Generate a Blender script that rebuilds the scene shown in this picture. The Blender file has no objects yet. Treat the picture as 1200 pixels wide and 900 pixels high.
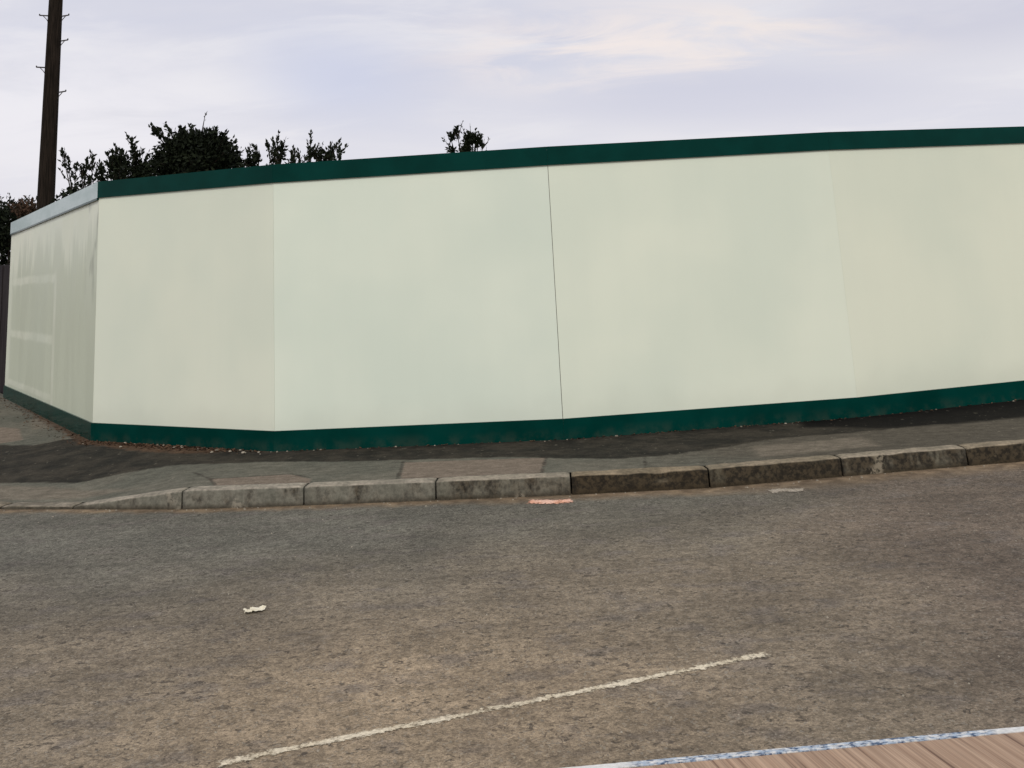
import bpy, bmesh, math, random
from mathutils import Vector, noise, Matrix
random.seed(7)
scene = bpy.context.scene
COL = scene.collection
R = math.radians

# ------------------------------------------------------------------ camera
F_PX, PITCH, ROLL, PY, EYE = 1088.3, 0.18192, -0.053287, 112.6, 1.539
fw = Vector((0, math.cos(PITCH), math.sin(PITCH)))
u0 = Vector((0, -math.sin(PITCH), math.cos(PITCH)))
x0 = Vector((1, 0, 0))
CX = x0 * math.cos(ROLL) + u0 * math.sin(ROLL)
CU = -x0 * math.sin(ROLL) + u0 * math.cos(ROLL)
cam_d = bpy.data.cameras.new('camera')
cam_d.sensor_width = 36
cam_d.lens = F_PX / 1200 * 36
cam_d.shift_y = (PY - 450) / 1200
cam_d.clip_start, cam_d.clip_end = 0.05, 3000
cam = bpy.data.objects.new('camera', cam_d)
COL.objects.link(cam)
m = Matrix((CX, CU, -fw)).transposed().to_4x4()
m.translation = Vector((0, 0, EYE))
cam.matrix_world = m
scene.camera = cam


def ray(px, py):
    return CX * ((px - 600) / F_PX) - CU * ((py - PY) / F_PX) + fw


def on_z(px, py, z=0.0):
    d = ray(px, py)
    t = (z - EYE) / d.z
    return Vector((d.x * t, d.y * t, z))


def at_y(px, py, y):
    d = ray(px, py)
    t = y / d.y
    return Vector((d.x * t, y, EYE + d.z * t))


# ------------------------------------------------------------------ helpers
def obj(name, verts, faces, mat=None, parent=None, smooth=False):
    me = bpy.data.meshes.new(name)
    me.from_pydata([tuple(v) for v in verts], [], faces)
    me.update()
    o = bpy.data.objects.new(name, me)
    COL.objects.link(o)
    if mat:
        me.materials.append(mat)
    if parent:
        o.parent = parent
    if smooth:
        for p in me.polygons:
            p.use_smooth = True
    return o


def empty(name, loc=(0, 0, 0)):
    o = bpy.data.objects.new(name, None)
    o.location = loc
    o.empty_display_size = 0.2
    COL.objects.link(o)
    return o


def tag(o, label=None, cat=None, group=None, kind=None):
    for k, v in (('label', label), ('category', cat), ('group', group), ('kind', kind)):
        if v:
            o[k] = v
    return o


class MB:
    def __init__(s):
        s.v, s.f = [], []

    def add(s, vs, fs):
        n = len(s.v)
        s.v += [Vector(q) for q in vs]
        s.f += [tuple(i + n for i in q) for q in fs]

    def prism(s, poly, z0, z1):
        """poly: list of xy, z0/z1 numbers or lists"""
        n = len(poly)
        a = z0 if isinstance(z0, (list, tuple)) else [z0] * n
        b = z1 if isinstance(z1, (list, tuple)) else [z1] * n
        vs = [(p[0], p[1], a[i]) for i, p in enumerate(poly)] + [(p[0], p[1], b[i]) for i, p in enumerate(poly)]
        fs = [tuple(range(n - 1, -1, -1)), tuple(range(n, 2 * n))]
        fs += [(i, (i + 1) % n, n + (i + 1) % n, n + i) for i in range(n)]
        s.add(vs, fs)

    def tube(s, pts, rads, n=6):
        rings = []
        for i, p in enumerate(pts):
            d = (pts[min(i + 1, len(pts) - 1)] - pts[max(i - 1, 0)])
            if d.length < 1e-6:
                d = Vector((0, 0, 1))
            d.normalize()
            a = d.orthogonal().normalized() if abs(d.z) < 0.9 else Vector((1, 0, 0)).cross(d).normalized()
            b = d.cross(a)
            rings.append([p + (a * math.cos(2 * math.pi * k / n) + b * math.sin(2 * math.pi * k / n)) * rads[i] for k in range(n)])
        vs = [q for r in rings for q in r]
        fs = []
        for i in range(len(pts) - 1):
            for k in range(n):
                fs.append((i * n + k, i * n + (k + 1) % n, (i + 1) * n + (k + 1) % n, (i + 1) * n + k))
        fs.append(tuple(range(n - 1, -1, -1)))
        fs.append(tuple(range((len(pts) - 1) * n, len(pts) * n)))
        s.add(vs, fs)

    def build(s, name, mat=None, parent=None, smooth=False):
        o = obj(name, s.v, s.f, mat, None, smooth)
        if parent:
            pl = parent.location.copy()
            pp = parent.parent
            while pp:
                pl += pp.location
                pp = pp.parent
            o.parent = parent
            for v in o.data.vertices:
                v.co -= pl
        return o


def bevel(o, w=0.004, seg=2):
    bm = bmesh.new()
    bm.from_mesh(o.data)
    bmesh.ops.recalc_face_normals(bm, faces=bm.faces)
    ed = [e for e in bm.edges if len(e.link_faces) == 2 and e.calc_face_angle(0) > 0.5]
    bmesh.ops.bevel(bm, geom=ed, offset=w, segments=seg, affect='EDGES', profile=0.6)
    bm.to_mesh(o.data)
    bm.free()
    return o


# ------------------------------------------------------------------ materials
class NT:
    def __init__(s, name):
        s.m = bpy.data.materials.new(name)
        s.m.use_nodes = True
        s.t = s.m.node_tree
        s.b = s.t.nodes['Principled BSDF']
        s.tc = s.n('ShaderNodeTexCoord')
        s.co = s.tc.outputs['Object']

    def n(s, ty, **kw):
        nd = s.t.nodes.new(ty)
        for k, v in kw.items():
            setattr(nd, k, v)
        return nd

    def put(s, sock, v):
        if isinstance(v, bpy.types.NodeSocket):
            s.t.links.new(v, sock)
        elif isinstance(v, (tuple, list)) and sock.type == 'RGBA' and len(v) == 3:
            sock.default_value = (*v, 1)
        else:
            sock.default_value = v

    def map(s, scale=(1, 1, 1), rot=(0, 0, 0), loc=(0, 0, 0), co=None):
        nd = s.n('ShaderNodeMapping')
        s.put(nd.inputs['Vector'], co or s.co)
        nd.inputs['Scale'].default_value = scale
        nd.inputs['Rotation'].default_value = rot
        nd.inputs['Location'].default_value = loc
        return nd.outputs[0]

    def noise(s, scale, detail=4, rough=0.55, co=None, dist=0.0, w=None):
        nd = s.n('ShaderNodeTexNoise')
        s.put(nd.inputs['Vector'], co or s.co)
        nd.inputs['Scale'].default_value = scale
        nd.inputs['Detail'].default_value = detail
        nd.inputs['Roughness'].default_value = rough
        nd.inputs['Distortion'].default_value = dist
        return nd.outputs['Fac']

    def vor(s, scale, out='Color', feature='F1', co=None):
        nd = s.n('ShaderNodeTexVoronoi', feature=feature)
        s.put(nd.inputs['Vector'], co or s.co)
        nd.inputs['Scale'].default_value = scale
        return nd.outputs[out]

    def math(s, op, a, b=0.0, c=0.0):
        nd = s.n('ShaderNodeMath', operation=op)
        s.put(nd.inputs[0], a)
        s.put(nd.inputs[1], b)
        s.put(nd.inputs[2], c)
        return nd.outputs[0]

    def rng(s, v, a, b, c=0.0, d=1.0, smooth=True):
        nd = s.n('ShaderNodeMapRange')
        if smooth:
            nd.interpolation_type = 'SMOOTHSTEP'
        s.put(nd.inputs[0], v)
        for i, q in enumerate((a, b, c, d)):
            s.put(nd.inputs[i + 1], q)
        return nd.outputs[0]

    def mix(s, f, a, b, op='MIX'):
        nd = s.n('ShaderNodeMix', data_type='RGBA', blend_type=op)
        s.put(nd.inputs[0], f)
        s.put(nd.inputs[6], a)
        s.put(nd.inputs[7], b)
        return nd.outputs[2]

    def mul(s, col, f):
        """scale colour by scalar socket"""
        nd = s.n('ShaderNodeVectorMath', operation='SCALE')
        s.put(nd.inputs[0], col)
        s.put(nd.inputs[3], f)
        return nd.outputs[0]

    def attr(s, name, out='Fac', ty='GEOMETRY'):
        nd = s.n('ShaderNodeAttribute', attribute_name=name, attribute_type=ty)
        return nd.outputs[out]

    def xyz(s, co=None):
        nd = s.n('ShaderNodeSeparateXYZ')
        s.put(nd.inputs[0], co or s.co)
        return nd.outputs

    def bump(s, h, strength=0.5, dist=0.01):
        nd = s.n('ShaderNodeBump')
        s.put(nd.inputs['Height'], h)
        nd.inputs['Strength'].default_value = strength
        nd.inputs['Distance'].default_value = dist
        s.put(s.b.inputs['Normal'], nd.outputs[0])

    def done(s, col, rough=0.8, spec=0.5):
        s.put(s.b.inputs['Base Color'], col)
        s.put(s.b.inputs['Roughness'], rough)
        s.put(s.b.inputs['Specular IOR Level'], spec)
        return s.m


def mat_road():
    t = NT('road_asphalt')
    big = t.noise(0.6, 3, 0.5, dist=0.4)
    strk = t.noise(1.0, 6, 0.65, co=t.map((2.6, 5.0, 1)), dist=0.3)
    med = t.noise(1.0, 5, 0.72, co=t.map((20, 22, 1)), dist=0.4)
    kd = t.attr('kerb_distance')
    p = t.xyz()
    wob = t.math('MULTIPLY', t.math('SUBTRACT', big, 0.5), 2.2)
    # grey, oil-darkened nearside lane; brown dusty crown of the road; dark bituminous repair to the right
    brown = t.rng(t.math('ADD', t.math('ADD', kd, wob), t.math('MULTIPLY', p[0], 0.35)), 0.1, 2.2)
    c = t.mix(brown, (0.142, 0.134, 0.106), (0.228, 0.184, 0.128))
    dust = t.n('ShaderNodeVectorMath', operation='LENGTH')
    t.put(dust.inputs[0], t.map((0.75, 1.0, 1), loc=(DUST[0] * -0.75, -DUST[1], 0)))
    dm = t.rng(t.math('ADD', dust.outputs['Value'], t.math('MULTIPLY', wob, 0.35)), 0.1, 1.25, 1, 0)
    c = t.mix(t.math('MULTIPLY', dm, 0.85), c, (0.375, 0.287, 0.187))
    rt = t.rng(t.math('ADD', p[0], wob), 0.7, 2.6)
    c = t.mix(t.math('MULTIPLY', rt, 0.75), c, (0.140, 0.107, 0.082))
    c = t.mix(t.rng(t.noise(1.0, 4, 0.6, co=t.map((3.4, 6, 1), loc=(9, 3, 0))), 0.50, 0.68, 0, 0.5), c, (0.165, 0.142, 0.122))
    c = t.mul(c, t.rng(strk, 0.3, 0.7, 0.80, 1.13))
    c = t.mul(c, t.rng(med, 0.30, 0.70, 0.70, 1.22))
    # flecks of darker binder between the stones
    fl = t.noise(1.0, 4, 0.65, co=t.map((24, 32, 1)), dist=0.9)
    c = t.mix(t.math('MULTIPLY', t.rng(fl, 0.55, 0.62), t.rng(strk, 0.36, 0.60, 0.30, 0.72)), c, (0.054, 0.044, 0.034))
    agg = t.xyz(t.vor(120))
    c = t.mul(c, t.math('MULTIPLY_ADD', agg[0], 0.56, 0.72))
    c = t.mix(t.math('MULTIPLY', t.math('GREATER_THAN', agg[1], 0.93), 0.35), c, (0.34, 0.31, 0.25))
    fine = t.noise(220, 2, 0.5)
    c = t.mul(c, t.rng(fine, 0.3, 0.7, 0.84, 1.16))
    vc = t.n('ShaderNodeTexVoronoi')
    t.put(vc.inputs['Vector'], t.map((1, 1, 1), loc=(3, 7, 0)))
    vc.inputs['Scale'].default_value = 15
    rr = t.xyz(vc.outputs['Color'])[0]
    chip = t.math('MULTIPLY', t.rng(vc.outputs['Distance'], 0.05, 0.10, 1, 0), t.math('GREATER_THAN', rr, 0.955))
    c = t.mix(t.math('MULTIPLY', chip, 0.7), c, (0.46, 0.42, 0.34))
    pit = t.math('MULTIPLY', t.rng(vc.outputs['Distance'], 0.10, 0.22, 1, 0), t.math('LESS_THAN', rr, 0.04))
    c = t.mix(t.math('MULTIPLY', pit, 0.7), c, (0.045, 0.038, 0.032))
    # silt washed along the gutter
    g = t.math('ADD', kd, t.math('MULTIPLY', t.math('SUBTRACT', t.noise(3.0, 5, 0.65), 0.5), 0.24))
    c = t.mix(t.rng(g, 0.03, t.rng(p[0], -2, 2.5, 0.15, 0.32), 0.9, 0), c, t.mix(t.rng(t.noise(9, 4), .35, .65), (0.15, 0.105, 0.062), (0.31, 0.225, 0.135)))
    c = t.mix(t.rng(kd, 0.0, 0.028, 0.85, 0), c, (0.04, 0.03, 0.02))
    c = t.mul(c, t.rng(t.noise(0.9, 3, 0.5, co=t.map((1, 1.6, 1), loc=(2, 5, 0))), 0.32, 0.68, 0.80, 1.05))
    t.bump(t.math('ADD', t.math('MULTIPLY', t.vor(120, 'Distance'), -0.8), t.math('MULTIPLY', med, 0.7)), 0.6, 0.006)
    return t.done(c, 0.88, 0.25)


def mat_pavement():
    t = NT('pavement_tarmac')
    big = t.noise(1.2, 3)
    med = t.noise(1.0, 5, 0.65, co=t.map((9, 16, 9)))
    c = t.mix(t.rng(big, 0.35, 0.65), (0.108, 0.106, 0.083), (0.142, 0.132, 0.102))
    px = t.math('ADD', t.xyz()[0], t.math('MULTIPLY', t.math('SUBTRACT', big, 0.5), 2.0))
    c = t.mix(t.math('MULTIPLY', t.rng(px, 0.2, 2.2), 0.85), c, (0.082, 0.070, 0.053))
    wob = t.math('MULTIPLY', t.math('SUBTRACT', t.noise(7, 4, 0.6), 0.5), 0.10)

    def patch(name, edge=0.012):
        return t.rng(t.math('ADD', t.attr(name), wob), -edge, edge)
    c = t.mix(t.math('MULTIPLY', patch('pink_patch', 0.02), 0.85), c, (0.190, 0.150, 0.114))
    c = t.mix(t.math('MULTIPLY', patch('tan_patch', 0.05), 0.7), c, (0.18, 0.152, 0.115))
    dk = t.mix(t.rng(t.noise(4, 5, 0.65), 0.36, 0.64), (0.017, 0.016, 0.013), (0.042, 0.036, 0.027))
    c = t.mix(t.math('MULTIPLY', patch('dark_patch', 0.03), 0.94), c, dk)
    c = t.mix(t.math('MULTIPLY', patch('black_patch', 0.07), 0.9), c, (0.005, 0.0045, 0.004))
    c = t.mix(t.math('MULTIPLY', t.rng(t.math('ADD', t.attr('earth'), t.math('MULTIPLY', wob, 2.2)), -0.05, 0.04), 0.85), c, t.mix(t.noise(16, 4, 0.65), (0.045, 0.026, 0.016), (0.15, 0.095, 0.058)))
    cr = t.math('ADD', t.attr('crack'), t.math('MULTIPLY', wob, 0.45))
    c = t.mix(t.math('MULTIPLY', t.rng(cr, -0.012, 0.010), 0.75), c, (0.04, 0.035, 0.028))
    c = t.mul(c, t.rng(med, 0.3, 0.7, 0.78, 1.2))
    agg = t.xyz(t.vor(110))
    c = t.mul(c, t.math('MULTIPLY_ADD', agg[0], 0.34, 0.83))
    c = t.mix(t.math('MULTIPLY', t.rng(t.noise(22, 3), 0.66, 0.74), 0.35), c, (0.32, 0.29, 0.22))
    t.bump(t.math('ADD', t.math('MULTIPLY', t.vor(110, 'Distance'), -0.5), med), 0.35, 0.005)
    return t.done(c, 0.9, 0.08)


def mat_panel(name, tint, streaky=0):
    t = NT(name)
    p = t.xyz()
    a = t.noise(0.75, 3, 0.5)
    st = t.noise(1.0, 4, 0.6, co=t.map((5, 5, 0.5)))
    c = t.mix(t.rng(a, 0.3, 0.7), (tint[0] * 0.93, tint[1] * 0.955, tint[2] * 0.965), tuple(min(k * 1.02, .9) for k in tint))
    c = t.mul(c, t.rng(st, 0.3, 0.7, 0.994, 1.005))
    # faint scuffs and grubby splash-back at the foot
    sc = t.rng(t.noise(1.0, 5, 0.7, co=t.map((6, 6, 30))), 0.70, 0.78)
    c = t.mix(t.math('MULTIPLY', sc, 0.12), c, (0.42, 0.40, 0.33))
    low = t.math('ADD', p[2], t.math('MULTIPLY', t.math('SUBTRACT', t.noise(3, 4), 0.5), 0.25))
    c = t.mix(t.rng(low, 0.24, 0.55, 0.14, 0), c, (0.40, 0.37, 0.29))
    ro = t.rng(a, 0.3, 0.7, 0.36, 0.5)
    if streaky:
        u = t.attr('along')
        # pale reflected patches painted in as bands, greyer streaked tone between
        wv = t.math('MULTIPLY', t.math('SUBTRACT', t.noise(2.5, 3), 0.5), 0.06)
        z = t.math('ADD', p[2], wv)
        uu = t.math('ADD', u, wv)

        def band(v, c0, w):
            return t.rng(t.math('ABSOLUTE', t.math('SUBTRACT', v, c0)), w * 0.35, w, 1, 0)
        left = t.rng(uu, 3.2, 3.35, 1, 0)
        bands = t.math('MAXIMUM', band(z, 1.70, 0.07), band(z, 1.00, 0.07))
        bands = t.math('MAXIMUM', bands, band(z, 0.36, 0.05))
        bands = t.math('MULTIPLY', bands, left)
        bands = t.math('MAXIMUM', bands, t.math('MULTIPLY', band(uu, 3.25, 0.09), t.rng(z, 1.6, 1.85, 1, 0)))
        bands = t.math('MULTIPLY', bands, t.rng(t.noise(2.2, 5, 0.65), 0.34, 0.62, 0.5, 1.0))
        edge = t.math('MAXIMUM', t.rng(uu, 0.15, 0.4, 1, 0), t.rng(z, 2.2, 2.4, 0, 1))
        bands = t.math('MAXIMUM', bands, edge)
        streak = t.rng(t.noise(1.0, 4, 0.6, co=t.map((2.6, 2.6, 0.45))), 0.40, 0.62)
        topf = t.rng(t.math('ADD', z, t.math('MULTIPLY', streak, 0.5)), 1.95, 2.45)
        off_sheen = t.math('MULTIPLY', t.math('SUBTRACT', 1.0, topf), t.math('SUBTRACT', 1.0, t.math('MULTIPLY', bands, 0.75)))
        off_sheen = t.math('MULTIPLY', off_sheen, t.rng(a, 0.3, 0.7, 0.85, 1.0))
        c = t.mix(t.math('MULTIPLY', off_sheen, 0.75), c, (0.53, 0.57, 0.43))
        dk = t.math('MULTIPLY', t.rng(u, 4.65, 4.85), t.rng(t.noise(1.0, 3, co=t.map((5, 5, 1.6))), 0.50, 0.66))
        c = t.mix(t.math('MULTIPLY', dk, t.math('MULTIPLY', 0.6, t.rng(p[2], 1.2, 1.9))), c, (0.20, 0.21, 0.16))
        ro = t.rng(streak, 0, 1, 0.26, 0.4)
    t.bump(t.math('ADD', t.noise(60, 3), t.math('MULTIPLY', t.noise(1.6, 2), 2.0)), 0.05, 0.004)
    return t.done(c, t.math('ADD', ro, 0.12) if streaky else ro, 0.15 if streaky else 0.4)


def mat_green():
    t = NT('dark_green_paint')
    a = t.noise(2.5, 4)
    c = t.mix(t.rng(a, 0.3, 0.7), (0.0005, 0.029, 0.023), (0.001, 0.040, 0.032))
    p = t.xyz()
    dust = t.math('MULTIPLY', t.rng(p[2], 0.14, 0.24, 1, 0), t.rng(t.noise(6, 5, 0.65), 0.42, 0.65))
    c = t.mix(t.math('MULTIPLY', dust, 0.10), c, (0.16, 0.14, 0.10))
    t.bump(t.noise(1.0, 3, co=t.map((4, 4, 60))), 0.03, 0.003)
    return t.done(c, t.rng(a, 0.3, 0.7, 0.10, 0.16), 0.05)


def mat_kerb():
    t = NT('kerb_concrete')
    dirt = t.attr('dirt', ty='OBJECT')
    geo = t.n('ShaderNodeNewGeometry')
    nz = t.xyz(geo.outputs['Normal'])[2]
    wp = geo.outputs['Position']
    a = t.noise(1.0, 6, 0.68, co=t.map((6, 6, 3.5), co=wp))
    b = t.noise(30, 4, 0.65, co=wp)
    c = t.mix(t.rng(a, 0.3, 0.7), (0.125, 0.122, 0.096), (0.195, 0.182, 0.145))
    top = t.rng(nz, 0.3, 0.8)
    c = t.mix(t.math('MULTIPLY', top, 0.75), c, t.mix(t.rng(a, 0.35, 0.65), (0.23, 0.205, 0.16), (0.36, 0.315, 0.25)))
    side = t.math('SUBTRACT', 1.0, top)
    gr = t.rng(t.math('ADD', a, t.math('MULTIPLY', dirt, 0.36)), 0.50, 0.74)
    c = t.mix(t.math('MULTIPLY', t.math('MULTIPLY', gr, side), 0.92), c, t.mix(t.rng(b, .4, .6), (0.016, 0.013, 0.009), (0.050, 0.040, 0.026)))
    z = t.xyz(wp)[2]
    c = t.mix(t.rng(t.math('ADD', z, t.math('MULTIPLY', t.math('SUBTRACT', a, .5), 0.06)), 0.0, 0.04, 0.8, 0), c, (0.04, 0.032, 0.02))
    c = t.mul(c, t.rng(b, 0.3, 0.7, 0.74, 1.22))
    sc = t.math('MULTIPLY', t.rng(t.noise(1.0, 3, co=t.map((3, 3, 3), loc=(4, 2, 1), co=wp)), 0.60, 0.68), t.rng(b, 0.42, 0.52))
    c = t.mix(t.math('MULTIPLY', sc, 0.6), c, (0.30, 0.27, 0.21))
    c = t.mul(c, t.math('MULTIPLY_ADD', dirt, -0.30, 1.06))
    c = t.mix(t.math('MULTIPLY', dirt, 0.9), c, t.mix(1.0, c, (1.06, 0.93, 0.74), 'MULTIPLY'))
    t.bump(t.math('ADD', b, t.math('MULTIPLY', t.noise(110, 2, co=wp), 0.5)), 0.5, 0.005)
    return t.done(c, 0.9, 0.25)


def simple(name, c1, c2, scale=6, rough=0.8, spec=0.3, bump=0.3, co=None, dist=0.004, lo=0.35, hi=0.65):
    t = NT(name)
    a = t.noise(scale, 5, 0.6, co=t.map(co) if co else None)
    t.bump(t.noise(scale * 5, 3, co=t.map(co) if co else None), bump, dist)
    return t.done(t.mix(t.rng(a, lo, hi), c1, c2), rough, spec)


def mat_leaf(name, c1, c2):
    t = NT(name)
    r = t.attr('leaf_tint')
    a = t.noise(3, 2)
    c = t.mix(t.math('ADD', t.math('MULTIPLY', r, 0.7), t.math('MULTIPLY', a, 0.3)), c1, c2)
    return t.done(c, 0.75, 0.12)


def mat_wood():
    t = NT('varnished_wood')
    ang = WOOD_ANG
    co = t.map((1, 1, 1), rot=(0, 0, -ang))
    g1 = t.noise(1.0, 4, 0.6, co=t.map((0.8, 52, 1), co=co), dist=0.15)
    g2 = t.noise(1.0, 4, 0.6, co=t.map((2.5, 210, 1), co=co), dist=0.1)
    c = t.mix(t.rng(g1, 0.3, 0.7), (0.27, 0.162, 0.098), (0.475, 0.325, 0.215))
    c = t.mul(c, t.rng(g2, 0.3, 0.7, 0.74, 1.16))
    c = t.mix(t.math('MULTIPLY', t.rng(g1, 0.40, 0.33), 0.85), c, (0.11, 0.052, 0.028))
    c = t.mix(t.math('MULTIPLY', t.rng(t.noise(1.0, 3, co=t.map((2, 90, 1), loc=(4, 1, 0), co=co)), 0.62, 0.70), 0.55), c, (0.15, 0.075, 0.042))
    t.bump(g2, 0.15, 0.002)
    return t.done(c, 0.45, 0.4)


def mat_edge():
    t = NT('white_blue_print_edge')
    a = t.noise(1.0, 5, 0.7, co=t.map((36, 80, 1)))
    u = t.attr('along')
    z = t.rng(t.math('ADD', u, t.math('MULTIPLY', t.math('SUBTRACT', t.noise(8, 3), .5), .2)), 0.46, 0.56)
    z = t.math('MULTIPLY', z, t.rng(u, 1.62, 1.72, 1, 0.1))
    f = t.math('MULTIPLY', z, t.rng(a, 0.38, 0.56))
    c = t.mix(t.rng(t.noise(70, 3), 0.3, 0.7), (0.62, 0.61, 0.57), (0.78, 0.77, 0.73))
    c = t.mix(f, c, t.mix(t.rng(t.noise(1.0, 3, co=t.map((45, 80, 1), loc=(5, 2, 0))), 0.42, 0.6), (0.36, 0.44, 0.53), (0.035, 0.075, 0.15)))
    t.bump(a, 0.3, 0.002)
    return t.done(c, 0.5, 0.4)


DUST = on_z(480, 835)


# ------------------------------------------------------------------ setting: world
def build_world():
    w = bpy.data.worlds.new('World')
    scene.world = w
    w.use_nodes = True
    nt = w.node_tree
    nt.nodes.clear()
    L = nt.links.new

    def n(ty, **kw):
        nd = nt.nodes.new(ty)
        for k, v in kw.items():
            setattr(nd, k, v)
        return nd
    out = n('ShaderNodeOutputWorld')
    sky = n('ShaderNodeTexSky', sky_type='NISHITA')
    sky.sun_disc = False
    sky.sun_elevation = R(SUN_EL)
    sky.sun_rotation = R(SUN_AZ)
    sky.dust_density = 2.0
    b1 = n('ShaderNodeBackground')
    b1.inputs[1].default_value = 0.10
    L(sky.outputs[0], b1.inputs[0])
    # cloud layer: view direction projected on a flat cloud deck
    tc = n('ShaderNodeTexCoord')
    sp = n('ShaderNodeSeparateXYZ')
    L(tc.outputs['Generated'], sp.inputs[0])
    zz = n('ShaderNodeMath', operation='MAXIMUM')
    L(sp.outputs[2], zz.inputs[0])
    zz.inputs[1].default_value = 0.0
    za = n('ShaderNodeMath', operation='ADD')
    L(zz.outputs[0], za.inputs[0])
    za.inputs[1].default_value = 0.16
    cx = n('ShaderNodeMath', operation='DIVIDE')
    L(sp.outputs[0], cx.inputs[0]); L(za.outputs[0], cx.inputs[1])
    cy = n('ShaderNodeMath', operation='DIVIDE')
    L(sp.outputs[1], cy.inputs[0]); L(za.outputs[0], cy.inputs[1])
    cb = n('ShaderNodeCombineXYZ')
    L(cx.outputs[0], cb.inputs[0]); L(cy.outputs[0], cb.inputs[1])

    def noi(scale, loc, sc, detail=6, rough=0.55, dist=0.5):
        mp = n('ShaderNodeMapping')
        L(cb.outputs[0], mp.inputs[0])
        mp.inputs['Location'].default_value = loc
        mp.inputs['Scale'].default_value = sc
        t = n('ShaderNodeTexNoise')
        L(mp.outputs[0], t.inputs['Vector'])
        t.inputs['Scale'].default_value = scale
        t.inputs['Detail'].default_value = detail
        t.inputs['Roughness'].default_value = rough
        t.inputs['Distortion'].default_value = dist
        return t.outputs['Fac']

    def rng(v, a, b, c=0., d=1.):
        nd = n('ShaderNodeMapRange')
        nd.interpolation_type = 'SMOOTHSTEP'
        L(v, nd.inputs[0])
        for i, q in enumerate((a, b, c, d)):
            nd.inputs[i + 1].default_value = q
        return nd.outputs[0]

    def mix(f, a, b):
        nd = n('ShaderNodeMix', data_type='RGBA')
        for s, v in ((nd.inputs[0], f), (nd.inputs[6], a), (nd.inputs[7], b)):
            if isinstance(v, bpy.types.NodeSocket):
                L(v, s)
            else:
                s.default_value = (*v, 1) if isinstance(v, tuple) else v
        return nd.outputs[2]
    f1 = noi(0.75, CLOUD_A, (1.0, 1.3, 1), 5, 0.5)
    f2 = noi(1.0, CLOUD_B, (1.3, 2.2, 1), 7, 0.6)
    f3 = noi(1.0, CLOUD_C, (2.2, 4.2, 1), 7, 0.6)
    c = mix(rng(f1, 0.36, 0.64), (0.625, 0.635, 0.735), (0.735, 0.725, 0.775))
    def bank(px, py, sx, sy, r0, r1, amt, col, nz, lo, hi, c):
        """a bank of cloud about one direction, broken up by noise"""
        v = ray(px, py).normalized()
        a = n('ShaderNodeVectorMath', operation='SUBTRACT')
        L(cb.outputs[0], a.inputs[0])
        a.inputs[1].default_value = (v.x / (max(v.z, 0) + .16), v.y / (max(v.z, 0) + .16), 0)
        b = n('ShaderNodeVectorMath', operation='MULTIPLY')
        L(a.outputs[0], b.inputs[0])
        b.inputs[1].default_value = (sx, sy, 0)
        l = n('ShaderNodeVectorMath', operation='LENGTH')
        L(b.outputs[0], l.inputs[0])
        m_ = n('ShaderNodeMath', operation='MULTIPLY')
        L(rng(l.outputs['Value'], r0, r1, 1, 0), m_.inputs[0])
        L(rng(nz, lo, hi, 0, amt), m_.inputs[1])
        return mix(m_.outputs[0], c, col)
    c = mix(rng(f2, 0.48, 0.66, 0, 0.7), c, (0.80, 0.785, 0.815))
    c = bank(395, 95, 2.6, 1.6, 0.1, 1.0, 0.8, (0.58, 0.61, 0.76), f1, 0.25, 0.5, c)
    c = bank(860, 115, 0.9, 1.9, 0.2, 1.0, 0.9, (0.575, 0.585, 0.70), f1, 0.25, 0.55, c)
    c = bank(1150, 20, 1.6, 2.0, 0.1, 1.0, 0.7, (0.58, 0.58, 0.68), f1, 0.25, 0.55, c)
    c = bank(60, 150, 1.2, 0.9, 0.1, 1.1, 0.8, (0.86, 0.84, 0.88), f2, 0.30, 0.55, c)
    c = bank(830, 50, 1.3, 2.6, 0.1, 1.0, 0.85, (0.90, 0.80, 0.74), f3, 0.40, 0.66, c)
    c = bank(690, 60, 1.5, 2.0, 0.1, 1.0, 0.8, (0.87, 0.79, 0.765), f3, 0.36, 0.62, c)
    # paler towards the horizon
    c = mix(rng(sp.outputs[2], 0.02, 0.24, 0.85, 0), c, (0.81, 0.785, 0.82))
    b2 = n('ShaderNodeBackground')
    L(c, b2.inputs[0])
    b2.inputs[1].default_value = 1.05
    cov = rng(f1, 0.1, 0.4, 0.80, 0.96)
    ms = n('ShaderNodeMixShader')
    L(cov, ms.inputs[0]); L(b1.outputs[0], ms.inputs[1]); L(b2.outputs[0], ms.inputs[2])
    L(ms.outputs[0], out.inputs[0])


SUN_EL, SUN_AZ = 38.0, 174.0      # azimuth clockwise from +Y
CLOUD_A, CLOUD_B, CLOUD_C = (1.3, 0.4, 0), (4.1, 2.2, 0), (2.6, 7.7, 0)
build_world()
sd = bpy.data.lights.new('sun', 'SUN')
sd.energy = 1.5
sd.angle = R(14)
sd.color = (1.0, 0.96, 0.89)
so = bpy.data.objects.new('sun', sd)
COL.objects.link(so)
az, el = R(SUN_AZ), R(SUN_EL)
sdir = Vector((math.sin(az) * math.cos(el), math.cos(az) * math.cos(el), math.sin(el)))
so.location = sdir * 50
so.rotation_euler = sdir.to_track_quat('Z', 'Y').to_euler()

vs = scene.view_settings
vs.view_transform = 'Standard'
vs.look = 'None'
vs.exposure = 0.0
vs.gamma = 1.0
vs.use_curve_mapping = False

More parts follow.
